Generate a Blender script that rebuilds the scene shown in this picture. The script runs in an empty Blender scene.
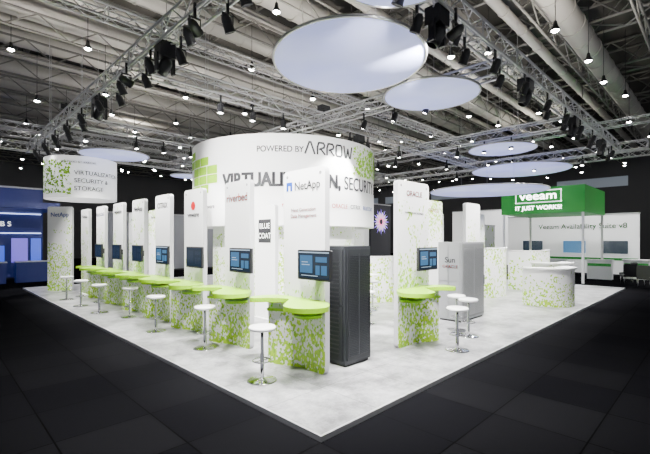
import bpy, math, random
from mathutils import Vector, Matrix
random.seed(4)
D=bpy.data; SC=bpy.context.scene; COL=SC.collection
S2=math.sqrt(0.5)
# ------------------------------------------------------------ materials
MATS={}
def mat(name,col,rough=0.5,metal=0.0,emit=None,estr=0.0,spec=0.5):
    if name in MATS: return MATS[name]
    m=D.materials.new(name); m.use_nodes=True
    b=m.node_tree.nodes['Principled BSDF']
    b.inputs['Base Color'].default_value=(*col,1)
    b.inputs['Roughness'].default_value=rough
    b.inputs['Metallic'].default_value=metal
    b.inputs['Specular IOR Level'].default_value=spec
    if emit:
        b.inputs['Emission Color'].default_value=(*emit,1)
        b.inputs['Emission Strength'].default_value=estr
    MATS[name]=m; return m
def mathn(nt,op,a,b=None,c=None):
    n=nt.nodes.new('ShaderNodeMath'); n.operation=op
    for i,v in enumerate((a,b,c)):
        if v is None: continue
        if isinstance(v,(int,float)): n.inputs[i].default_value=v
        else: nt.links.new(v,n.inputs[i])
    return n.outputs[0]
def leafmat(name,z0,z1,d0,d1,scale=36.0,base=(.84,.84,.84),nzk=.9,ns=2.2):
    """white laminate with a fine mosaic of green shards, density varies with height z0..z1"""
    m=mat(name,base,0.45); nt=m.node_tree; b=nt.nodes['Principled BSDF']; L=nt.links
    tc=nt.nodes.new('ShaderNodeTexCoord'); sep=nt.nodes.new('ShaderNodeSeparateXYZ')
    L.new(tc.outputs['Object'],sep.inputs[0])
    v=nt.nodes.new('ShaderNodeTexVoronoi'); v.distance='EUCLIDEAN'; v.inputs['Scale'].default_value=scale
    v.inputs['Randomness'].default_value=1.0
    mp=nt.nodes.new('ShaderNodeMapping'); mp.inputs['Rotation'].default_value=(0.0,0.6,0.0); mp.inputs['Scale'].default_value=(1,.6,.62)
    L.new(tc.outputs['Object'],mp.inputs[0]); L.new(mp.outputs[0],v.inputs['Vector'])
    mr=nt.nodes.new('ShaderNodeMapRange'); L.new(sep.outputs['Z'],mr.inputs[0]); mr.clamp=False
    mr.inputs[1].default_value=z0; mr.inputs[2].default_value=z1; mr.inputs[3].default_value=d0; mr.inputs[4].default_value=d1
    oi=nt.nodes.new('ShaderNodeObjectInfo'); rnd=mathn(nt,'MULTIPLY',oi.outputs['Random'],40.0)
    va=nt.nodes.new('ShaderNodeVectorMath'); va.operation='ADD'; L.new(tc.outputs['Object'],va.inputs[0]); L.new(rnd,va.inputs[1])
    nz=nt.nodes.new('ShaderNodeTexNoise'); nz.inputs['Scale'].default_value=ns
    L.new(va.outputs[0],nz.inputs['Vector'])
    dens=mathn(nt,'ADD',mr.outputs[0],mathn(nt,'MULTIPLY',mathn(nt,'SUBTRACT',nz.outputs[0],0.5),nzk))
    sc=nt.nodes.new('ShaderNodeSeparateColor'); L.new(v.outputs['Color'],sc.inputs[0])
    mask=mathn(nt,'LESS_THAN',sc.outputs[0],dens)
    cr=nt.nodes.new('ShaderNodeValToRGB'); L.new(sc.outputs[1],cr.inputs[0])
    cr.color_ramp.elements[0].color=(.20,.44,.0,1); cr.color_ramp.elements[1].color=(.46,.72,.0,1)
    mx=nt.nodes.new('ShaderNodeMix'); mx.data_type='RGBA'
    L.new(mask,mx.inputs[0]); mx.inputs[6].default_value=(*base,1); L.new(cr.outputs[0],mx.inputs[7])
    L.new(mx.outputs[2],b.inputs['Base Color'])
    return m
WHITE=mat('white_laminate',(.84,.84,.84),.4)
LEAF=leafmat('leaf_print_panel',0.0,1.8,.8,-.2)
LEAFPALE=leafmat('leaf_print_pale',0.0,1.2,.5,-.1)
LEAFLOW=leafmat('leaf_print_apron',0.0,1.15,.8,.05)
LEAFTOP=leafmat('leaf_print_top',0.8,3.2,-.2,.45,30,nzk=1.4)
LEAFEND=leafmat('leaf_print_tall',0.0,2.9,.6,-.1,30,nzk=1.4)
LEAFWIDE=leafmat('leaf_print_wide',0.0,2.0,.45,.05,24,nzk=1.6,ns=1.2)
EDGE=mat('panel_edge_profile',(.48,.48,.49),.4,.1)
GREEN=mat('lime_lacquer',(.27,.54,.0),.3)
GREENP=mat('lime_print',(.28,.56,.0),.5)
BLACK=mat('black_plastic',(.012,.012,.014),.4)
INK=mat('dark_ink',(.012,.012,.015),.6)
BLUEINK=mat('blue_ink',(.0,.05,.36),.5)
REDINK=mat('red_ink',(.55,.005,.01),.5)
ORINK=mat('orange_red_ink',(.72,.05,.01),.5)
GREYINK=mat('grey_ink',(.08,.08,.09),.6)
WHITEINK=mat('white_letters',(.95,.95,.95),.5,emit=(1,1,1),estr=2)
CHROME=mat('chrome',(.75,.75,.77),.12,1.0)
ALU=mat('truss_aluminium',(.50,.50,.51),.4,.6)
STEEL=mat('roof_steel',(.17,.165,.15),.7)
SEAT=mat('white_seat',(.9,.9,.9),.3)
# ------------------------------------------------------------ helpers
def add(name,me,parent=None,loc=(0,0,0),rot=(0,0,0),label=None,cat=None,group=None,kind=None,m=None):
    if m is not None and len(me.materials)==0: me.materials.append(m)
    o=D.objects.new(name,me); COL.objects.link(o)
    o.location=loc; o.rotation_euler=rot
    if parent: o.parent=parent
    if label: o['label']=label
    if cat: o['category']=cat
    if group: o['group']=group
    if kind: o['kind']=kind
    return o
def empty(name,loc,rotz=0,label=None,cat=None,group=None):
    o=add(name,None,None,loc,(0,0,rotz),label,cat,group); o.empty_display_size=.2
    return o
class MB:
    def __init__(s): s.v=[]; s.f=[]; s.mi=[]; s.cur=0; s.sm=[]
    def put(s,vs,fs,smooth=False):
        n=len(s.v); s.v+= [tuple(p) for p in vs]
        for f in fs: s.f.append([i+n for i in f]); s.mi.append(s.cur); s.sm.append(smooth)
        return s
    def box(s,a,b):
        x0,y0,z0=a; x1,y1,z1=b
        return s.put([(x0,y0,z0),(x1,y0,z0),(x1,y1,z0),(x0,y1,z0),(x0,y0,z1),(x1,y0,z1),(x1,y1,z1),(x0,y1,z1)],
          [(0,3,2,1),(4,5,6,7),(0,1,5,4),(1,2,6,5),(2,3,7,6),(3,0,4,7)])
    def tube(s,p,q,r,n=6,r2=None):
        p=Vector(p); q=Vector(q); d=(q-p).normalized(); r2=r if r2 is None else r2
        a=d.cross(Vector((0,0,1)) if abs(d.z)<.9 else Vector((1,0,0))).normalized(); b=d.cross(a)
        vs=[]
        for c,rr in ((p,r),(q,r2)):
            for i in range(n):
                t=2*math.pi*i/n; vs.append(c+a*math.cos(t)*rr+b*math.sin(t)*rr)
        s.put(vs,[(i,(i+1)%n,n+(i+1)%n,n+i) for i in range(n)],True)
        s.put(vs,[tuple(range(n))[::-1],tuple(range(n,2*n))]); return s
    def lathe(s,prof,n=32,c=(0,0,0)):
        vs=[];fs=[]
        for r,z in prof:
            for i in range(n):
                t=2*math.pi*i/n; vs.append((c[0]+r*math.cos(t),c[1]+r*math.sin(t),c[2]+z))
        for k in range(len(prof)-1):
            for i in range(n):
                fs.append((k*n+i,k*n+(i+1)%n,(k+1)*n+(i+1)%n,(k+1)*n+i))
        s.put(vs,fs,True); return s
    def prism(s,out,z0,z1,axis='z',side=None):
        n=len(out)
        f=(lambda a,b,c:(a,b,c)) if axis=='z' else (lambda a,b,c:(a,c,b))
        vs=[f(x,y,z0) for x,y in out]+[f(x,y,z1) for x,y in out]
        s.put(vs,[tuple(range(n))[::-1],tuple(range(n,2*n))])
        c=s.cur
        if side is not None: s.cur=side
        s.put(vs,[(i,(i+1)%n,n+(i+1)%n,n+i) for i in range(n)]); s.cur=c
        return s
    def torus(s,R,r,z,n=28,k=8):
        vs=[];fs=[]
        for i in range(n):
            t=2*math.pi*i/n
            for j in range(k):
                u=2*math.pi*j/k; vs.append(((R+r*math.cos(u))*math.cos(t),(R+r*math.cos(u))*math.sin(t),z+r*math.sin(u)))
        for i in range(n):
            for j in range(k):
                fs.append((i*k+j,((i+1)%n)*k+j,((i+1)%n)*k+(j+1)%k,i*k+(j+1)%k))
        return s.put(vs,fs,True)
    def mesh(s,name,*mats):
        me=D.meshes.new(name); me.from_pydata(s.v,[],s.f); me.update()
        for m in mats: me.materials.append(m)
        me.polygons.foreach_set('material_index',s.mi); me.polygons.foreach_set('use_smooth',s.sm)
        import bmesh
        bm=bmesh.new(); bm.from_mesh(me); bmesh.ops.recalc_face_normals(bm,faces=bm.faces); bm.to_mesh(me); bm.free()
        return me
def rrect(x0,x1,z0,z1,r,n=6):
    out=[]
    for cx,cz,a in ((x1-r,z0+r,-90),(x1-r,z1-r,0),(x0+r,z1-r,90),(x0+r,z0+r,180)):
        for i in range(n+1):
            t=math.radians(a+90*i/n); out.append((cx+r*math.cos(t),cz+r*math.sin(t)))
    return out
def spline(pts,k=6):
    out=[];n=len(pts)
    for i in range(n):
        p0,p1,p2,p3=[Vector(pts[(i+j-1)%n]) for j in range(4)]
        for s in range(k):
            t=s/k
            q=.5*((2*p1)+(p2-p0)*t+(2*p0-5*p1+4*p2-p3)*t*t+(-p0+3*p1-3*p2+p3)*t**3); out.append((q.x,q.y))
    return out
def textgeo(s,size,bold=0,align='LEFT',sx=1.0,sp=1.0,fit=None):
    """fit = wanted overall length in metres"""
    cu=D.curves.new('tmp','FONT'); cu.body=s; cu.size=size; cu.align_x=align; cu.space_character=sp
    o=D.objects.new('tmp',cu); COL.objects.link(o); bpy.context.view_layer.update()
    me=D.meshes.new_from_object(o.evaluated_get(bpy.context.evaluated_depsgraph_get()))
    if fit: sx=fit/(max(v.co.x for v in me.vertices)-min(v.co.x for v in me.vertices))
    v0=[(v.co.x*sx,v.co.y) for v in me.vertices]; f0=[tuple(p.vertices) for p in me.polygons]
    D.objects.remove(o); D.curves.remove(cu); D.meshes.remove(me)
    vs=[];fs=[];d=size*.026
    if bold<=0: offs=[(0,0)]
    elif bold==1: offs=[(0,0),(d,0),(0,d*.7),(d,d*.7)]
    else: offs=[(i*d,j*d) for i in range(4) for j in range(3)]
    for k,(ox,oy) in enumerate(offs):
        n=len(vs); vs+=[(x+ox,y+oy) for x,y in v0]; fs+=[tuple(i+n for i in f) for f in f0]
    return vs,fs
def text(s,size,origin,parent,m,bold=0,align='CENTER',right=(1,0,0),nrm=(0,-1,0),name='lettering',sx=1.0,sp=1.0,fit=None):
    vs,fs=textgeo(s,size,bold,align,sx,sp,fit); o=Vector(origin); r=Vector(right); n=Vector(nrm)
    me=D.meshes.new(name); me.from_pydata([o+r*x+Vector((0,0,1))*y+n*.006 for x,y in vs],[],fs); me.update()
    return add(name,me,parent,m=m)
def ground(px,py,z=0.0):
    Z=400*(2.1-z)/(py-239); L=(px-325)/400*Z
    return (-2.97+(Z+L)*S2,-3.03+(Z-L)*S2)
# ------------------------------------------------------------ hall shell
def carpet():
    m=mat('black_carpet',(.012,.012,.013),1.0,spec=.0); nt=m.node_tree; b=nt.nodes['Principled BSDF']
    tc=nt.nodes.new('ShaderNodeTexCoord'); br=nt.nodes.new('ShaderNodeTexBrick'); nt.links.new(tc.outputs['Object'],br.inputs[0])
    br.offset=0; br.inputs['Scale'].default_value=1; br.inputs['Brick Width'].default_value=1; br.inputs['Row Height'].default_value=1
    br.inputs['Mortar Size'].default_value=.008
    br.inputs['Color1'].default_value=(.005,.005,.006,1); br.inputs['Color2'].default_value=(.008,.008,.009,1); br.inputs['Mortar'].default_value=(.002,.002,.002,1)
    nt.links.new(br.outputs[0],b.inputs['Base Color']); return m
me=MB().box((-14,-14,-.35),(48,48,-.06)).mesh('floor',carpet()); add('floor',me,kind='structure',label='black carpet-tiled exhibition hall floor')
wallm=mat('hall_wall',(.06,.06,.065),.8)
add('wall_north',MB().box((-14,48,-.06),(48,48.3,13)).mesh('w',wallm),kind='structure')
add('wall_east',MB().box((48,-14,-.06),(48.3,48.3,13)).mesh('w',wallm),kind='structure')
add('ceiling',MB().box((-14,-14,13),(48,48,13.2)).mesh('c',mat('ceiling_deck',(.06,.056,.05),.9)),kind='structure')
wb=mat('frosted_glazing',(.3,.33,.38),.4,emit=(.5,.6,.75),estr=.12)
for i,y in enumerate(range(4,44,8)):
    add('window_%d'%(i+1),MB().box((47.9,y,7.6),(48,y+6.5,8.6)).mesh('w',wb),kind='structure')
ductm=mat('galvanised_duct',(.44,.42,.385),.5,.1)
mb=MB()
mb.tube((-12,0,0),(47,0,0),.5,24)
for i in range(40): mb.tube((-11+i*1.5,0,0),(-10.92+i*1.5,0,0),.53,24)
dme=mb.mesh('ventilation_duct',ductm)
mb=MB(); mb.tube((-12,0,0),(47,0,0),.2,12)
for i in range(30): mb.tube((-11+i*2,0,0),(-10.93+i*2,0,0),.23,12)
dme2=mb.mesh('pipe',ductm)
for i in range(13):
    y=1.5+i*3.6
    add('ventilation_duct',dme,loc=(0,y,11.05+.25*(i%2)),label='large ribbed galvanised ventilation duct under the hall roof',cat='duct',group='roof ventilation ducts')
    add('ventilation_pipe',dme2,loc=(0,y+1.6,11.0),label='thin metal pipe under the hall roof',cat='pipe',group='roof pipes')
def trussmesh(L,s,r,pitch,m,n=6):
    mb=MB(); h=s/2; cs=[(-h,-h),(h,-h),(h,h),(-h,h)]
    for a,b in cs: mb.tube((0,a,b),(L,a,b),r,n)
    k=int(L/pitch)
    for i in range(k):
        x0=i*L/k; x1=(i+1)*L/k
        for j in range(4):
            p=cs[j]; q=cs[(j+1)%4]
            if i%2: p,q=q,p
            mb.tube((x0,*p),(x1,*q),r*.5,4)
        for j in range(4):
            if i%4==0: mb.tube((x0,*cs[j]),(x0,*cs[(j+1)%4]),r*.6,4)
    return mb.mesh('truss',m)
gm=trussmesh(60,1.3,.08,1.3,STEEL,4)
for i,x in enumerate((-6,0,6,12,18,24,30,36,42)):
    add('roof_girder',gm,loc=(x,-13,12.1),rot=(0,0,math.pi/2),label='dark steel lattice girder carrying the hall roof',cat='roof girder',group='hall roof girders')
mb=MB()
for z in (-.35,.35): mb.tube((-12,0,z),(47,0,z),.05,4)
for i in range(59):
    mb.tube((-12+i,0,-.35 if i%2 else .35),(-11+i,0,.35 if i%2 else -.35),.028,4)
jm=mb.mesh('joist',STEEL)
for i in range(19):
    add('roof_joist',jm,loc=(0,-.9+2.65*i,10.1),label='slim steel lattice joist under the hall roof',cat='roof beam',group='hall roof joists')
lampG=mat('lamp_glow',(1,1,1),.5,emit=(1,.98,.93),estr=90)
bodyme=MB().lathe([(.001,.3),(.05,.3),(.07,.16),(.15,.02),(.15,0)],14).mesh('hb',BLACK)
bulbme=MB().lathe([(.001,-.05),(.065,-.04),(.115,.0),(.115,.01)],12).mesh('hbg',lampG)
rodme=MB().tube((0,0,.3),(0,0,3.4),.012,4).mesh('hbr',BLACK)
for ix in range(15):
    for iy in range(15):
        x=-4+ix*3.5+(iy%2)*1.7+random.uniform(-.5,.5); y=-3+iy*3.4+random.uniform(-.5,.5)
        if x+y<12 or x>46.5 or y>46.5: continue
        z=9.4+random.uniform(-.8,.3)
        e=empty('ceiling_lamp',(x,y,z),0,'small bright pendant lamp hanging from the hall roof','lamp','hall ceiling lamps')
        add('lamp_housing',bodyme,e); add('lamp_bulb',bulbme,e); add('hanging_rod',rodme,e)
# ------------------------------------------------------------ platform
def vinyl():
    m=mat('pale_marbled_vinyl',(.6,.6,.6),.28,spec=.3); nt=m.node_tree; b=nt.nodes['Principled BSDF']; L=nt.links
    tc=nt.nodes.new('ShaderNodeTexCoord')
    n1=nt.nodes.new('ShaderNodeTexNoise'); n1.inputs['Scale'].default_value=1.1; n1.inputs['Detail'].default_value=10; n1.inputs['Roughness'].default_value=.78
    L.new(tc.outputs['Object'],n1.inputs[0])
    cr=nt.nodes.new('ShaderNodeValToRGB'); L.new(n1.outputs[0],cr.inputs[0])
    cr.color_ramp.elements[0].position=.40; cr.color_ramp.elements[0].color=(.15,.15,.155,1)
    cr.color_ramp.elements[1].position=.60; cr.color_ramp.elements[1].color=(.46,.46,.47,1)
    br=nt.nodes.new('ShaderNodeTexBrick'); L.new(tc.outputs['Object'],br.inputs[0]); br.offset=0
    br.inputs['Scale'].default_value=1; br.inputs['Brick Width'].default_value=1.0; br.inputs['Row Height'].default_value=1.0; br.inputs['Mortar Size'].default_value=.006
    br.inputs['Color1'].default_value=(1,1,1,1); br.inputs['Color2'].default_value=(.88,.88,.88,1); br.inputs['Mortar'].default_value=(.45,.45,.45,1)
    mx=nt.nodes.new('ShaderNodeMix'); mx.data_type='RGBA'; mx.blend_type='MULTIPLY'; mx.inputs[0].default_value=1
    L.new(cr.outputs[0],mx.inputs[6]); L.new(br.outputs[0],mx.inputs[7]); L.new(mx.outputs[2],b.inputs['Base Color'])
    return m
PL=18.3
e=empty('booth_platform',(0,0,-.06),0,'low square exhibition platform with pale marbled vinyl floor','platform')
add('platform_floor',MB().box((.03,.03,0),(PL-.03,PL-.03,.06)).mesh('pf',vinyl()),e)
tr=mat('edge_metal',(.6,.6,.62),.35,.5)
mb=MB()
for a,b in (((0,0,0),(PL,.03,.063)),((0,.03,0),(.03,PL,.063)),((PL-.03,.03,0),(PL,PL,.063)),((.03,PL-.03,0),(PL-.03,PL,.063))): mb.box(a,b)
add('edge_strip',mb.mesh('es',tr),e,label='thin brushed metal edge strip')
# ------------------------------------------------------------ demo stations
PH=3.24
SD=mat('screen_dark',(.01,.01,.012),.12,emit=(.01,.03,.06),estr=.8)
SW=mat('screen_window',(.01,.01,.012),.12,emit=(.08,.30,.62),estr=.7)
SW2=mat('screen_window_dim',(.01,.01,.012),.12,emit=(.02,.05,.10),estr=.6)
SL=mat('screen_line',(.01,.01,.012),.12,emit=(.6,.8,1),estr=1.0)
CACHE={}
def cached(k,f):
    if k not in CACHE: CACHE[k]=f()
    return CACHE[k]
def screenmesh(dim=False):
    mb=MB(); mb.box((-.335,-.023,-.2),(.335,-.0205,.205))
    mb.cur=1
    for a in ((-.30,-.12,-.02,.15),(.05,-.14,.14,.0),(.17,-.14,.29,.0),(.05,.05,.29,.13)): mb.box((a[0],-.0245,a[1]),(a[2],-.0232,a[3]))
    mb.cur=2
    for a in ((-.335,.185,.335,.205),(-.27,-.165,.1,-.155),(-.26,.0,-.08,.012),(-.26,.04,-.12,.052)): mb.box((a[0],-.026,a[1]),(a[2],-.0247,a[3]))
    return mb.mesh('scr',SD,SW2 if dim else SW,SW2 if dim else SL)
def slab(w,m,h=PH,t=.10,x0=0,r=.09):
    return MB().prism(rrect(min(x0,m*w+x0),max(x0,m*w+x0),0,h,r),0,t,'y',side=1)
OUT=[(.05,0),(-.2,-.12),(-.40,-.38),(-.26,-.68),(.08,-.74),(.36,-.48),(.62,-.22),(.9,-.38),(1.12,-.60),(1.27,-.38),(1.15,-.08),(.9,0)]
OUT2=[(.1,0),(.0,-.2),(.1,-.38),(.33,-.34),(.6,-.12),(.9,-.2),(1.08,-.3),(1.12,-.15),(.95,0)]
holeme=MB().lathe([(.012,0),(.022,0),(.022,.004),(.012,.004),(.012,0)],14).mesh('hole',GREYINK)
def station(loc,m,rot,w,mu,label,logo=None,pm=LEAF,grp=None,dim=False):
    e=empty('demo_station',(loc[0],loc[1],0),rot,label,'demo station',grp)
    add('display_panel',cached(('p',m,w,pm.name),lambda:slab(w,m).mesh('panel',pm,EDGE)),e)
    for u in (.1,w-.1): add('fixing_eyelet',holeme,e,loc=(m*u,-.001,PH-.1),rot=(math.pi/2,0,0))
    add('counter_top',cached(('c',m),lambda:MB().prism(spline([(m*a,b) for a,b in OUT],6),1.07,1.14).mesh('top',GREEN)),e,label='wavy lime green lacquered counter top')
    add('lower_shelf',cached(('c2',m),lambda:MB().prism(spline([(m*a,b) for a,b in OUT2],6),.90,.94).mesh('top2',GREEN)),e,label='smaller wavy lime green shelf')
    def ap():
        mb=MB(); pts=[]
        for i in range(17):
            u=w*.55+ (1.16-w*.55)*i/16; v=-.01-.20*math.sin(math.pi*.5*(i/16))**1.5
            pts.append((m*u,v))
        back=[(x,y+.05) for x,y in pts[::-1]]
        return mb.prism(pts+back,0,1.07).mesh('apron',LEAFLOW)
    add('counter_base',cached(('a',m,w),ap),e,label='slim curved white support with green leaf print')
    mon=add('monitor',cached('mon',lambda:MB().prism(rrect(-.36,.36,-.23,.23,.015,3),-.02,.03,'y').box((-.08,.03,-.08),(.08,.16,.08)).mesh('mon',BLACK)),e,loc=(m*mu,-.16,1.7))
    add('screen',cached(('scr',dim),lambda:screenmesh(dim)),mon)
    if logo: logo(e,m*w/2)
    return e
def L_netapp(e,x):
    a,b,s=x-.42,2.90,.15
    pl=[(0,0),(0,1),(1,1),(1,0),(.66,0),(.66,.6),(.34,.6),(.34,0)]
    me=D.meshes.new('emblem'); me.from_pydata([(a+s*p,-.006,b+s*q) for p,q in pl],[],[(0,1,6,7),(1,2,5,6),(2,3,4,5)]); me.materials.append(BLUEINK)
    add('emblem',me,e)
    text('NetApp',.19,(x+.09,0,2.905),e,INK,1)
    for i,s in enumerate(('Next Generation','Data Management')):
        text(s,.085,(x,0,2.55-.1*i),e,REDINK,1)
def L_text(s,m,size=.13,z=2.9,sub=None):
    def f(e,x):
        text(s,size,(x,0,z),e,m,1)
        if sub: text(sub,.07,(x,0,z-.35),e,GREYINK,1)
    return f
def L_red(e,x):
    text('riverbed',.22,(x,0,2.84),e,ORINK,1)
def L_badge(e,x):
    add('emblem',MB().lathe([(.001,0),(.1,0)],20).mesh('em',REDINK),e,loc=(x,-.006,2.86),rot=(math.pi/2,0,0))
    text('vmware',.17,(x,0,2.6),e,GREYINK,1)
def L_coat(e,x):
    add('emblem',MB().box((x-.27,-.006,2.0),(x+.27,-.002,2.62)).mesh('em',INK),e,label='dark square emblem with white lettering')
    text('BLUE',.2,(x,-.005,2.38),e,WHITEINK,0); text('COAT',.2,(x,-.005,2.12),e,WHITEINK,0)
LX=1.38
ys=[1.32,3.33,5.14,6.83,8.5,10.2,12.0]
logos=[L_netapp,L_red,L_badge,L_text('CITRIX',INK,.2),L_text('NetApp',INK,.2),L_text('vmware',GREYINK,.2),L_text('BLUE COAT',BLUEINK,.16)]
for i,y in enumerate(ys):
    station((LX,y),-1,-math.pi/2,1.0 if i==0 else .90,.07,'white display panel with lime counter and wall-mounted screen',logos[i],LEAF if i<4 else LEAFEND,grp='demo stations along the platform edge',dim=i in (2,4,5,6))
def panel(x0,y0,w,rot,m,pm,logo=None,h=PH,label='tall white freestanding display panel with green leaf print',grp=None):
    if pm is WHITE: label='tall plain white freestanding display panel'
    e=empty('display_panel',(x0,y0,0),rot,label,'display panel',grp)
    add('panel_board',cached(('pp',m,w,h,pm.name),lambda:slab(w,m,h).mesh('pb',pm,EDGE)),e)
    add('base_plate',cached(('bp',m,w),lambda:MB().box((min(.05*m,m*(w-.05)),-.1,0),(max(.05*m,m*(w-.05)),.2,.012)).mesh('bp',WHITE)),e)
    if logo: logo(e,m*w/2)
    return e
panel(1.38,13.9,1.0,-math.pi/2,-1,LEAFEND,L_text('NetApp',INK,.2),3.24)
panel(1.2,15.5,1.05,-math.radians(50),-1,LEAFEND,L_text('NetApp',BLUEINK,.24,3.0),3.4)
station((3.41,LX),1,0,1.12,.8,'white display panel with lime counter beside grey server cabinet',L_text('ORACLE',REDINK,.15,2.95,'Hardware and Software'),LEAFEND,grp='demo stations along the platform edge')
panel(7.2,3.1,1.05,0,1,LEAFTOP,L_text('ORACLE',REDINK,.15))
panel(9.0,2.7,1.0,0,1,LEAFEND,None)
panel(3.4,5.15,.9,-math.pi/2,-1,WHITE,L_coat,3.0)
panel(2.9,8.2,1.0,-math.pi/2,-1,LEAFEND,L_text('redhat.',REDINK,.16))
panel(3.4,12.4,1.0,-math.pi/2,-1,LEAFTOP,L_text('NetApp',INK,.15))
panel(3.4,14.6,1.0,-math.pi/2,-1,LEAFEND,L_text('vmware',GREYINK,.15))
panel(9.6,5.3,1.0,0,1,LEAFEND); panel(12.5,5.9,1.0,0,1,LEAFTOP); panel(14.5,4.9,1.0,0,1,LEAFEND)
panel(10.7,9.0,1.0,0,1,LEAFEND); panel(15.0,8.0,1.0,0,1,WHITE)
panel(5.6,2.9,.9,0,1,LEAFTOP,L_text('NetApp',INK,.14))
def arcpts(r,a0,a1,n=24):
    return [(r*math.cos(math.radians(a0+(a1-a0)*i/n)),r*math.sin(math.radians(a0+(a1-a0)*i/n))) for i in range(n+1)]
def recep(loc,r,h,a0,a1,label,top=WHITE,fm=LEAFPALE):
    e=empty('reception_counter',(loc[0],loc[1],.001),0,label,'counter')
    pts=arcpts(r,a0,a1)
    bk=[(x*(1-.06/r),y*(1-.06/r)) for x,y in pts[::-1]]
    add('counter_front',MB().prism(pts+bk,0,h-.05).mesh('cf',fm),e)
    p2=[(x*(1+.06/r),y*(1+.06/r)) for x,y in pts]; b2=[(x*(1-.35/r),y*(1-.35/r)) for x,y in pts[::-1]]
    add('counter_top',MB().prism(p2+b2,h-.05,h).mesh('ctt',top),e)
recep((11.35,1.15),.85,1.2,150,335,'wide curved white reception counter with sparse green leaf print')
recep((14.4,1.9),.8,1.2,150,330,'small curved white counter with green leaf print')
def curvedwall(loc,r,h,a0,a1,label):
    e=empty('curved_partition',(loc[0],loc[1],.001),0,label,'partition wall')
    pts=arcpts(r,a0,a1,32); bk=[(x*(1-.08/r),y*(1-.08/r)) for x,y in pts[::-1]]
    add('wall_board',MB().prism(pts+bk,0,h).mesh('cwb',LEAFWIDE),e)
    p2=arcpts(r+.02,a0,a1,32); b2=[(x*(1-.12/r),y*(1-.12/r)) for x,y in pts[::-1]]
    add('top_rail',MB().prism(p2+b2,h,h+.03).mesh('cwt',WHITE),e)
curvedwall((12.0,4.2),1.5,1.75,185,330,'wide curved white partition with large green leaf print')
curvedwall((15.5,3.4),1.2,1.6,180,320,'curved white partition with green leaf print')
curvedwall((8.3,5.9),1.1,1.5,190,320,'low curved white partition with green leaf print')
# ------------------------------------------------------------ server racks
def rack(loc,w,d,h,col,label,logo=None,metal=.6):
    body=mat('rack_'+label[:8],col,.42,metal)
    e=empty('server_cabinet',(loc[0],loc[1],0),0,label,'server cabinet')
    add('cabinet_body',MB().box((0,0,.05),(w,d,h)).mesh('cb',body),e)
    add('plinth',MB().box((.03,.03,0),(w-.03,d-.03,.05)).mesh('pl',BLACK),e)
    dk=mat('rack_mesh_'+label[:8],tuple(c*.7 for c in col),.5,metal)
    mb=MB(); mb.box((.04,-.025,.1),(w-.04,-.001,h-.05)); dr=add('door',mb.mesh('dr',dk),e)
    mb=MB(); k=60
    for i in range(k):
        z=.16+(h-.3)*i/k; mb.box((.08,-.032,z),(w-.08,-.026,z+.014))
    for x in (w/2-.01,): mb.box((x,-.034,.16),(x+.02,-.026,h-.12))
    add('door_louvres',mb.mesh('lv',body),dr)
    add('handle',MB().box((w-.1,-.06,h*.5-.12),(w-.075,-.03,h*.5+.12)).mesh('hd',CHROME),dr)
    mb=MB()
    for j in range(2):
        y0=.04+j*(d/2); mb.box((-.02,y0,.1),(-.001,y0+d/2-.06,h*.5)); mb.box((-.02,y0,h*.5+.03),(-.001,y0+d/2-.06,h-.05))
    sp=add('side_panel',mb.mesh('sp',dk if col[0]<.2 else body),e)
    if col[0]<.2:
        mb=MB()
        for i in range(22):
            z=.2+(h-.4)*i/22; mb.box((-.028,.1,z),(-.021,d-.1,z+.02))
        add('vent_slats',mb.mesh('vs',body),sp)
    if logo: logo(e)
rack((1.86,1.34),.66,1.1,1.98,(.045,.048,.055),'charcoal server cabinet with fine mesh door beside display panel')
def lg(e):
    text('Sun',.2,(-.021,.3,1.5),e,INK,1,right=(0,-1,0),nrm=(-1,0,0)); text('ORACLE',.11,(-.021,.3,1.36),e,REDINK,1,right=(0,-1,0),nrm=(-1,0,0))
rack((6.5,1.62),1.3,.64,2.02,(.27,.275,.285),'silver grey server cabinet beside demo station',logo=lg,metal=.35)
# ------------------------------------------------------------ stools and tables
seatme=MB().lathe([(.001,.74),(.12,.74),(.19,.755),(.205,.785),(.19,.81),(.1,.80),(.001,.795)],32).mesh('seat',SEAT)
poleme=MB().lathe([(.0305,.012),(.03,.4),(.022,.41),(.022,.745)],16).mesh('pole',CHROME)
ringme=MB().torus(.14,.011,.30).tube((.03,0,.3),(.14,0,.3),.009).tube((-.03,0,.3),(-.14,0,.3),.009).mesh('ring',CHROME)
basme=MB().lathe([(.001,0),(.22,0),(.222,.008),(.2,.015),(.05,.03),(.03,.05)],32).mesh('base',CHROME)
def stool(x,y):
    e=empty('bar_stool',(x,y,0),0,'white round-seat bar stool on chrome pedestal base','bar stool','white bar stools')
    add('seat',seatme,e); add('pole',poleme,e); add('footrest',ringme,e,label='chrome footrest ring'); add('base',basme,e)
for x,y in ((.57,1.83),ground(205,348),ground(156,331),ground(130,317),(.55,9.6),(.5,11.3),(.5,13.1),(4.15,.55),(5.35,.9),(5.7,1.35),(2.1,4.6),(2.2,7.5)): stool(x,y)
tt=MB().lathe([(.001,1.04),(.33,1.04),(.35,1.055),(.33,1.07),(.001,1.07)],32).mesh('tt',WHITE)
tp=MB().lathe([(.001,0),(.25,0),(.25,.01),(.04,.03),(.03,.06),(.03,1.04)],24).mesh('tp',CHROME)
for x,y in ((4.3,3.6),(6.3,4.4),(4.9,5.4),(12.2,3.9)):
    e=empty('bar_table',(x,y,0),0,'round white bar table on chrome pedestal','bar table','round bar tables')
    add('table_top',tt,e); add('pedestal',tp,e)
    for a in (20,200):
        t=math.radians(a+x*30); stool(x+.62*math.cos(t),y+.62*math.sin(t))
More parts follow.
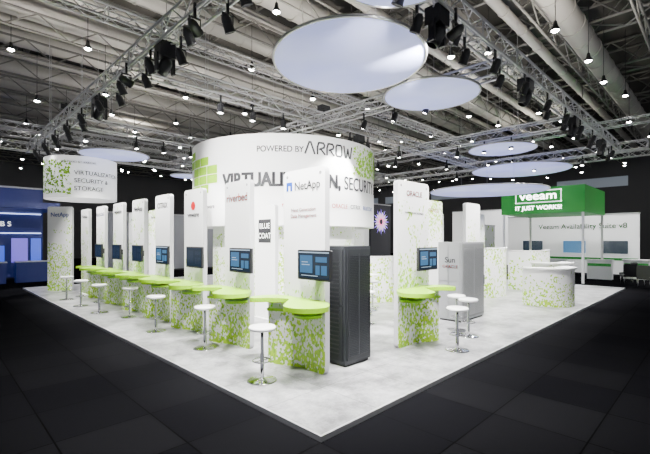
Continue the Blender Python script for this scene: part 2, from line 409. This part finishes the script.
# ------------------------------------------------------------ overhead drum banners
def drum(name,C,R,z0,z1,label,es=.1,t0=0):
    e=empty(name,(C[0],C[1],z0),0,label,'hanging sign')
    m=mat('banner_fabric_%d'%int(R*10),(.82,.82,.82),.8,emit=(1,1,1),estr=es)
    h=z1-z0
    add('banner',MB().lathe([(R,0),(R,h),(R-.04,h),(R-.04,0),(R,0)],96).mesh('bn',m),e)
    mb=MB()
    mb.torus(R-.06,.02,h-.05,64,6)
    for i in range(6):
        t=math.pi*i/3+t0; mb.tube(((R-.06)*math.cos(t),(R-.06)*math.sin(t),h-.05),((R-.06)*math.cos(t),(R-.06)*math.sin(t),10.2-z0),.01,4)
    add('hanging_cable',mb.mesh('hc',ALU),e)
    return e
def bent(e,R,geo,phi0,z,m,name='lettering'):
    vs,fs=geo; out=[]
    for x,y in vs:
        p=math.radians(phi0)+x/R; r=R+.015
        a=math.cos(p); b=math.sin(p)
        out.append(((-S2*a+S2*b)*r,(-S2*a-S2*b)*r,z+y))
    me=D.meshes.new(name); me.from_pydata(out,[],fs); me.update(); return add(name,me,e,m=m)
def strokes(lines,th):
    vs=[];fs=[]
    for pl in lines:
        for (a,b),(c,d) in zip(pl[:-1],pl[1:]):
            l=math.hypot(c-a,d-b); ux,uy=(c-a)/l,(d-b)/l; nx,ny=-uy*th/2,ux*th/2; a2,b2,c2,d2=a-ux*th*.3,b-uy*th*.3,c+ux*th*.3,d+uy*th*.3
            n=len(vs); vs+=[(a2+nx,b2+ny),(a2-nx,b2-ny),(c2-nx,d2-ny),(c2+nx,d2+ny)]; fs.append((n,n+1,n+2,n+3))
    return vs,fs
def arrow(h):
    Rr=lambda x:[[(x,0),(x,.6*h),(x+.12*h,h),(x+.55*h,h),(x+.68*h,.82*h),(x+.62*h,.6*h),(x+.2*h,.42*h)],[(x+.32*h,.45*h),(x+.72*h,0)]]
    L=[[(0,0),(.36*h,h),(.5*h,h),(.86*h,0)]]+Rr(1.12*h)+Rr(2.05*h)
    L+=[[(3.1*h,0),(3.0*h,.2*h),(3.0*h,.8*h),(3.1*h,h),(3.54*h,h),(3.64*h,.8*h),(3.64*h,.2*h),(3.54*h,0),(3.1*h,0)]]
    L+=[[(3.9*h,h),(4.08*h,0),(4.22*h,0),(4.4*h,.8*h),(4.58*h,0),(4.72*h,0),(4.9*h,h)]]
    return strokes(L,.17*h)
DC=(6.58,8.64); DR=3.3; DZ=2.5
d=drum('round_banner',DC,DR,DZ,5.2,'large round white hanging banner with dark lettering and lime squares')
DG=mat('drum_grey_ink',(.03,.03,.035),.6)
bent(d,DR,textgeo('VIRTUALIZATION,',.58,2,fit=3.75),-29,3.64-DZ,DG)
bent(d,DR,textgeo('SECURITY &',.58,1,fit=2.25),39,3.64-DZ,DG)
bent(d,DR,textgeo('POWERED BY',.25,1,sx=.9),-9,4.66-DZ,DG)
bent(d,DR,arrow(.34),16,4.64-DZ,DG)
for ph,s,m in ((-44,'vmware',GREYINK),(-27,'CITRIX',BLUEINK),(4,'redhat.',REDINK),(18,'NetApp',INK),(31,'ORACLE',REDINK),(44,'CITRIX',INK),(56,'BLUE COAT',BLUEINK)):
    bent(d,DR,textgeo(s,.18,1,sx=.9),ph,3.05-DZ,m,'sponsor_lettering')
vs=[];fs=[]
for j in range(6):
    y=j*.29; off=1.22-abs(j-2.5)*.42
    for k in range(2 if j in (0,5) else 3):
        x=off+k*.52
        n=len(vs); w_,h_=.49,.26
        for q in range(4): vs.append((x+w_*q/3,y))
        for q in range(3,-1,-1): vs.append((x+w_*q/3,y+h_))
        fs+= [(n,n+1,n+6,n+7),(n+1,n+2,n+5,n+6),(n+2,n+3,n+4,n+5)]
bent(d,DR,(vs,fs),-77,3.25-DZ,GREENP,'green_square_graphic')
def tris(seed,n,w,h):
    r=random.Random(seed); vs=[];fs=[]
    for k in range(n):
        x=r.random()**.8*w; y=r.random()*h; s=r.uniform(.02,.085); a=r.random()*6.28; i=len(vs)
        for t in (0,2.1,4.2): vs.append((x+s*math.cos(a+t),y+s*math.sin(a+t)))
        fs.append((i,i+1,i+2))
    return vs,fs
bent(d,DR,tris(5,420,2.5,.95),46,4.15-DZ,GREENP,'green_triangle_graphic')
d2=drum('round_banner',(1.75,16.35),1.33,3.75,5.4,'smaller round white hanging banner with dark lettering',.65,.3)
for i,s in enumerate(('VIRTUALIZATION','SECURITY &','STORAGE')):
    bent(d2,1.33,textgeo(s,.24,1),20,.90-.31*i,INK)
bent(d2,1.33,textgeo('POWERED BY ARROW',.12,1),0,1.36,INK)
bent(d2,1.33,tris(8,420,2.4,1.35),-88,.15,GREENP,'green_triangle_graphic')
e=empty('storage_core',(DC[0],DC[1],0),0,'round white walled storage core with green leaf print','partition wall')
pts=arcpts(2.6,150,400,48); bk=[(x*.97,y*.97) for x,y in pts[::-1]]
add('curved_wall',MB().prism(pts+bk,0.001,2.6).mesh('cw',LEAFEND),e)
# ------------------------------------------------------------ ceiling discs
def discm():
    m=mat('disc_fabric',(.28,.31,.50),.9,emit=(.62,.68,.95),estr=1.05,spec=.1); nt=m.node_tree; b=nt.nodes['Principled BSDF']  # emission paints in the light that spots throw on the underside
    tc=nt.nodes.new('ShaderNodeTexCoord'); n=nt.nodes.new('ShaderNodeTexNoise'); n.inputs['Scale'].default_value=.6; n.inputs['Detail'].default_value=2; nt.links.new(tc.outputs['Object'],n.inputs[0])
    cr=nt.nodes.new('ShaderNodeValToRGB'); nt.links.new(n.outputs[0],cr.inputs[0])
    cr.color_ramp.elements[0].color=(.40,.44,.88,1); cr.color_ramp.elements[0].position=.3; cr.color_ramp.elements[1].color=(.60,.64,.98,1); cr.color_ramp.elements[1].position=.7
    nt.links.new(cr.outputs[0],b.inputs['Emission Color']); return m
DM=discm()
def disc(px,py,z,r,tilt=0):
    t=z-2.1; Z=400*t/(239-py); L=(px-325)/400*Z; x=-2.97+(Z+L)*S2; y=-3.03+(Z-L)*S2
    e=empty('ceiling_disc',(x,y,z),0,'round pale lavender fabric disc hanging flat above the booth','hanging disc','hanging fabric discs')
    rt=Matrix.Rotation(tilt,3,Vector((S2,-S2,0))).to_euler()
    add('disc_membrane',MB().lathe([(.001,-.02),(r,-.02),(r,.03),(.001,.03)],64).mesh('dm',DM),e,rot=rt)
    add('disc_rim',MB().torus(r+.01,.03,.0,64,8).mesh('rim',ALU),e,rot=rt)
    mb=MB()
    for i in range(3):
        a=i*2*math.pi/3+.4; mb.tube((r*.5*math.cos(a),r*.5*math.sin(a),.03),(r*.5*math.cos(a),r*.5*math.sin(a),10.2-z),.005,4)
    add('hanging_cable',mb.mesh('cb',ALU),e)
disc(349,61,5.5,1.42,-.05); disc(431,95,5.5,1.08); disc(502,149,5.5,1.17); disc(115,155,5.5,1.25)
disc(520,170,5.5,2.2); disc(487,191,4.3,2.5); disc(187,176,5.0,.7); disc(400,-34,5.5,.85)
# ------------------------------------------------------------ lighting rig
TZ=6.0
def truss(p,axis,L,z=TZ,s=.34,label='aluminium box lighting truss hanging over the booth'):
    add('lighting_truss',cached(('tr',L,s),lambda:trussmesh(L,s,.028,.42,ALU)),loc=(p[0],p[1],z),rot=(0,0,0 if axis=='x' else math.pi/2),label=label,cat='lighting truss',group='lighting trusses')
truss((.3,-.8),'y',19.2); truss((-.8,.3),'x',19.2)
truss((17.9,-.8),'y',19.2); truss((-.8,17.9),'x',19.2)
truss((.5,6.3),'x',17.2); truss((.5,12.2),'x',17.2); truss((6.3,.5),'y',17.2); truss((12.2,.5),'y',17.2)
truss((-6.2,9),'x',30,8.3); truss((22,-4),'y',30,8.0); truss((-4,23),'x',30,8.0)
truss((27,-4),'y',30,7.2); truss((-5,28),'x',30,8.6)
clampme=MB().box((-.03,-.03,.26),(.03,.03,.62)).box((-.16,-.015,.22),(.16,.015,.26)).box((-.16,-.015,-.02),(-.145,.015,.24)).box((.145,-.015,-.02),(.16,.015,.24)).mesh('clamp',BLACK)
canme=MB().lathe([(.001,.24),(.06,.24),(.09,.2),(.12,.12),(.13,-.16),(.14,-.17),(.14,-.2),(.12,-.2),(.12,-.15)],18).mesh('can',BLACK)
lensG=mat('spot_lens',(1,1,1),.3,emit=(1,.98,.95),estr=25)
lensme=MB().lathe([(.001,-.155),(.12,-.155)],16).mesh('lens',lensG)
def spot(x,y,z,target,power,cone=80,col=(1,.985,.96)):
    k=.64
    e=empty('stage_spotlight',(x,y,z-.55),0,'black stage spotlight clamped under lighting truss','spotlight','stage spotlights on the trusses'); e.scale=(k,k,k)
    add('yoke',clampme,e)
    v=Vector(target)-Vector((x,y,z-.55)); q=v.to_track_quat('-Z','Y')
    c=add('lamp_can',canme,e); c.rotation_euler=q.to_euler()
    add('lens',lensme,c)
    if power:
        l=D.lights.new('spot_beam','SPOT'); l.energy=power; l.spot_size=math.radians(cone); l.spot_blend=.6; l.shadow_soft_size=.07; l.color=col
        o=D.objects.new('spot_beam',l); COL.objects.link(o); o.parent=c; o.location=(0,0,-.26)
P=2150
for i in range(21):
    a=.9+i*.82
    pw=P if i%3==0 else 0
    spot(.3+.12*(-1)**i,a,TZ+.05,(2.8,a+.4,0.6),pw if a<14 else 0,90); spot(a,.3+.12*(-1)**i,TZ+.05,(a+.4,2.8,0.6),pw,90)
for a in (2.5,3.5,4.6,7.6,8.6,10.6,14.5):
    on=a not in (3.5,7.6)
    spot(6.3,a,TZ+.05,(DC[0]-1.5,a+1.5,0),P*.7 if on and a!=8.6 else 0); spot(a,6.3,TZ+.05,(a-.8,5.5,0),P*.7 if on else 0)
    spot(12.2,a,TZ+.05,(10.5,a,0),P*.8 if on else 0); spot(a,12.2,TZ+.05,(a,10.5,0),P*.6 if on else 0)
for a in (1.5,3.5,7.5,11.5,15.5):
    spot(17.9,a,TZ+.05,(15.5,a,0),P*.7); spot(a,17.9,TZ+.05,(a,16,0),P*.7)
for x,y in ((.1,6.1),(1.6,.1),(3.2,.1),(.1,3.0)): spot(x,y,TZ+.05,(5.6,7.4,4.0),2000,60)
spot(-.5,.5,TZ+.05,(1.2,2.2,0.5),1600,90); spot(.6,-.55,TZ+.05,(3.6,1.4,0.8),1600,90); spot(-.1,-.5,TZ+.05,(.9,.9,0),800,100)
mh=MB().box((-.22,-.2,.2),(.22,.2,.62)).box((-.26,-.08,-.2),(-.2,.08,.3)).box((.2,-.08,-.2),(.26,.08,.3)).mesh('mhy',BLACK)
mh2=MB().lathe([(.001,.2),(.12,.2),(.17,.1),(.17,-.12),(.15,-.25),(.13,-.26)],20).mesh('mhh',BLACK)
for x,y,z in ((7.05,.3,TZ),(11.15,.3,TZ),(15.2,.3,TZ),(.3,4.6,TZ),(.3,8.7,TZ),(2.95,.3,TZ),(8.1,6.3,TZ)):
    e=empty('moving_head_light',(x,y,z-.57),0,'large black moving-head stage light under truss','spotlight','moving-head lights'); e.scale=(.7,.7,.7)
    add('yoke',mh,e); add('lamp_head',mh2,e,rot=(.4,.3,0))
floodme=MB().box((-.18,-.12,0),(.18,.12,.16)).box((-.03,-.03,.16),(.03,.03,.3)).mesh('fl',BLACK)
rod2=MB().tube((0,0,.3),(0,0,3.0),.015,4).mesh('rd',BLACK)
def flood(x,y,z,p,up=False,col=(1,1,1),cone=150,label='added black flood lamp washing the neighbouring booths with light',rod=True):
    e=empty('fill_flood',(x,y,z),0,label,'lamp','added fill lamps')
    add('lamp_housing',floodme,e,rot=(math.pi,0,0) if up else (0,0,0))
    if rod and not up: add('hanging_rod',rod2,e)
    l=D.lights.new('fill_beam','SPOT'); l.energy=p; l.spot_size=math.radians(cone); l.spot_blend=1; l.shadow_soft_size=.2; l.color=col
    o=D.objects.new('fill_beam',l); COL.objects.link(o); o.parent=e
    o.location=(0,0,.03 if up else -.03); o.rotation_euler=(math.pi,0,0) if up else (0,0,0)
for x,y in ((.3,-.6),(6.3,6.3),(.3,12.2),(12.2,.6),(12.2,12.2),(6.3,17.6),(17.9,6.3)):  # added uplights, stand in for booth light bouncing up to the roof
    flood(x,y,TZ+.47,1900,True,(1,.94,.85),label='added black uplight on lighting truss, standing in for bounced booth light')
for x,y,z in ((27,18,7.67),(27,6,7.67),(8,28,9.07),(22,23,8.47)): flood(x,y,z,1500,True,(1,.94,.85),label='added black uplight on lighting truss, standing in for bounced booth light')
for x,y,z,p,c in ((22.5,2.5,7.6,2800,(1,1,1)),(28,8.4,7.5,2700,(1,1,1)),(24,14.5,7.5,2200,(1,1,1)),(12,20.7,7.5,1200,(1,1,1)),(-1,21,7,700,(.4,.5,1)),(23,-3,7.5,2000,(1,1,1)),(35,25.6,7.5,2500,(1,1,1)),(15,32,7.5,2500,(1,1,1))):  # added floods, put in to wash the neighbouring booths with light
    flood(x,y,z,p,False,c)
# ------------------------------------------------------------ neighbouring booths
GC=mat('booth_green',(.012,.22,.022),.5,emit=(.02,.42,.05),estr=.16)
e=empty('booth_canopy',(19.5,1.74,0),0,'green canopy sign box on white posts with white lettering','sign')
add('canopy_box',MB().box((0,0,3.42),(4.5,3.95,4.75)).mesh('cbx',GC),e)
mb=MB()
for a,b in (((1.0,3.98),(3.2,4.02)),((1.0,4.58),(3.2,4.62)),((1.0,3.98),(1.04,4.62)),((3.16,3.98),(3.2,4.62))): mb.box((-.02,a[0],a[1]),(0,b[0],b[1]))
add('sign_frame',mb.mesh('sb',WHITEINK),e)
text('veeam',.58,(-.01,2.1,4.15),e,WHITEINK,1,right=(0,-1,0),nrm=(-1,0,0),fit=1.75)
text('IT JUST WORKS!',.30,(-.005,2.1,3.62),e,WHITEINK,1,right=(0,-1,0),nrm=(-1,0,0),fit=2.2)
for x in (.05,4.3):
    for y in (.05,3.8): add('canopy_post',MB().box((0,0,-.06),(.1,.1,3.42)).mesh('cp',WHITE),e,loc=(x,y,0))
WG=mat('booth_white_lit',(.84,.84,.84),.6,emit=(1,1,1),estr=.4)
LEAFB=leafmat('leaf_print_booth',0.0,3.2,.5,.0,9,nzk=1.6)
def nb(name,a,b,m,label,cat='partition wall'):
    e=empty(name,(a[0],a[1],-.06),0,label,cat)
    w,d,h=b[0]-a[0],b[1]-a[1],b[2]
    mb=MB().box((0,0,.1),(w,d,h)); add('wall_board',mb.mesh('nbw',m),e)
    add('base_rail',MB().box((-.02,-.02,0),(w+.02,d+.02,.1)).mesh('br',BLACK),e)
    add('top_rail',MB().box((-.03,-.03,h),(w+.03,d+.03,h+.08)).mesh('tr',ALU),e)
    return e
w=nb('booth_wall',(25.6,.4),(25.8,7.6,3.6),WG,'white exhibition wall with green lettering')
text('Veeam Availability Suite v8',.44,(-.01,2.9,2.8),w,mat('deep_green_ink',(.02,.26,.03),.5),1,right=(0,-1,0),nrm=(-1,0,0),fit=4.7)
for y in (.5,2.6,5.0):
    add('wall_screen',MB().box((-.06,y,1.3),(0,y+1.2,2.05)).mesh('s',SD if y!=2.6 else SW),w)
add('green_stripe',MB().box((-.03,.05,.9),(0,7.1,1.05)).mesh('s',GC),w)
w=nb('booth_wall',(27,-2.6),(27.2,-.2,2.9),WG,'white exhibition wall with dark screens')
for y in (.2,1.3): add('wall_screen',MB().box((-.06,y,1.3),(0,y+.8,2.0)).mesh('s',SD),w)
w=nb('booth_wall',(26,-4.6),(26.2,-2.9,5.2),WG,'tall white exhibition tower')
add('wall_screen',MB().box((-.06,.3,1.4),(0,1.4,2.3)).mesh('s',SD),w)
nb('booth_wall',(30,3),(30.2,14,4.5),WG,'long white exhibition wall in the hall')
nb('booth_wall',(20,20),(29,20.2,3.6),WG,'long white exhibition wall in the hall')
nb('booth_wall',(29,-6),(29.2,-1.6,3.6),mat('booth_grey',(.35,.36,.4),.6),'grey exhibition wall in the hall')
nb('booth_wall',(5,24),(17,24.2,3.8),mat('booth_grey',(.35,.36,.4),.6),'grey exhibition wall in the hall')
nb('booth_wall',(21.6,7.7),(23.6,7.8,3.0),LEAFB,'white exhibition wall printed with green leaves')
nb('booth_wall',(22.8,-3.4),(24.2,-3.3,2.6),LEAFB,'low white exhibition wall printed with green leaves')
w=nb('booth_wall',(20.0,15.2),(22.4,15.4,4.7),mat('booth_black',(.02,.02,.03),.5),'dark exhibition sign wall with violet and white starburst emblem','sign')
VI=mat('violet_glow',(.2,.1,.4),.4,emit=(.30,.2,.95),estr=2.2); PK=mat('pink_glow',(.5,.1,.2),.4,emit=(1,.25,.45),estr=1.8)
for k,(mm,a0) in enumerate(((VI,0),(WHITEINK,.26),(PK,.13))):
    mb=MB()
    for i in range(12):
        a=a0+i*math.pi/6; c,s_=math.cos(a),math.sin(a); r0,r1=.2,(1.0,.8,.65)[k]; q=.09; yy=-.01-.004*k
        mb.put([(1.2+c*r0-s_*q,yy,3.45+s_*r0+c*q),(1.2+c*r0+s_*q,yy,3.45+s_*r0-c*q),(1.2+c*r1,yy,3.45+s_*r1)],[(0,1,2)])
    add('starburst_emblem',mb.mesh('sbm',mm),w)
for x,y in ((21.8,3.2),(22.6,1.2),(21.2,-1.9),(23.6,4.6),(24.0,-.2)):
    e=empty('bench_counter',(x,y,-.06),0,'small white exhibition counter with green band','counter')
    add('counter_body',MB().box((0,0,0),(.5,1.1,1.0)).mesh('s',WHITE),e); add('counter_top',MB().box((-.04,-.04,1.0),(.54,1.14,1.05)).mesh('s',WHITE),e)
    add('green_band',MB().box((-.01,.02,.7),(0,1.08,.85)).mesh('s',GC),e)
NAVY=mat('booth_navy',(.012,.02,.12),.5,emit=(.02,.05,.4),estr=.09)
w=nb('booth_wall',(-6,24),(1.7,24.2,4.9),NAVY,'dark navy exhibition wall with glowing screens')
SG=mat('blue_screen',(.02,.02,.05),.3,emit=(.05,.12,.85),estr=1.2)
PG=mat('violet_screen',(.02,.02,.05),.3,emit=(.20,.14,.85),estr=1.2)
add('screen',MB().box((4.9,-.08,.9),(6.0,0,1.8)).mesh('s',SG),w); add('screen',MB().box((6.3,-.08,.9),(7.0,0,2.2)).mesh('s',PG),w)
add('screen',MB().box((7.15,-.08,.9),(7.6,0,2.2)).mesh('s',SG),w)
for k in range(2): add('light_strip',MB().box((4.5,-.1,2.45),(7.6,0,2.5)).mesh('s',mat('strip_glow',(1,1,1),.5,emit=(.5,.6,1),estr=3)),w,loc=(0,0,(0,1.05)[k]))
text('BBS',.36,(5.9,-.02,2.85),w,WHITEINK,0,sp=1.6)
add('overhead_fascia',MB().box((0,-4,3.6),(7.7,0,3.9)).mesh('s',NAVY),w)
for x,y in ((-1.5,21.5),(.2,21.6)):
    e=empty('bench_counter',(x,y,-.06),0,'low dark blue counter with white top','counter')
    add('counter_body',MB().box((0,0,0),(1.3,.5,1.0)).mesh('s',NAVY),e); add('counter_top',MB().box((-.04,-.04,1.0),(1.34,.54,1.05)).mesh('s',WHITE),e)
seatc=MB().prism(rrect(-.28,.28,.38,.48,.04),-.28,.28,'y').mesh('s',BLACK)
backc=MB().prism(rrect(-.28,.28,.48,1.0,.08),.22,.28,'y').mesh('s',BLACK)
legc=MB().tube((0,0,0),(0,0,.38),.015).mesh('s',CHROME)
for x,y,r in ((19.6,-.6,1.2),(20.6,.2,2.0),(20.4,-1.6,.4),(22.0,.4,2.8),(20.9,-2.8,-.6)):
    e=empty('lounge_chair',(x,y,-.06),r,'black meeting chair with chrome legs','chair','black meeting chairs')
    add('seat',seatc,e); add('backrest',backc,e)
    for a,b in ((-.24,-.24),(.24,-.24),(-.24,.24),(.24,.24)): add('leg',legc,e,loc=(a,b,0))
# ------------------------------------------------------------ world and camera
w=D.worlds.new('world'); SC.world=w; w.use_nodes=True
w.node_tree.nodes['Background'].inputs[0].default_value=(.9,.93,1,1); w.node_tree.nodes['Background'].inputs[1].default_value=.38
cam=D.cameras.new('camera'); cam.sensor_width=36; cam.lens=400/650*36; cam.shift_y=12/650; cam.clip_end=200
co=D.objects.new('camera',cam); COL.objects.link(co); co.location=(-2.97,-3.03,2.1); co.rotation_euler=(math.pi/2,0,-math.pi/4); SC.camera=co
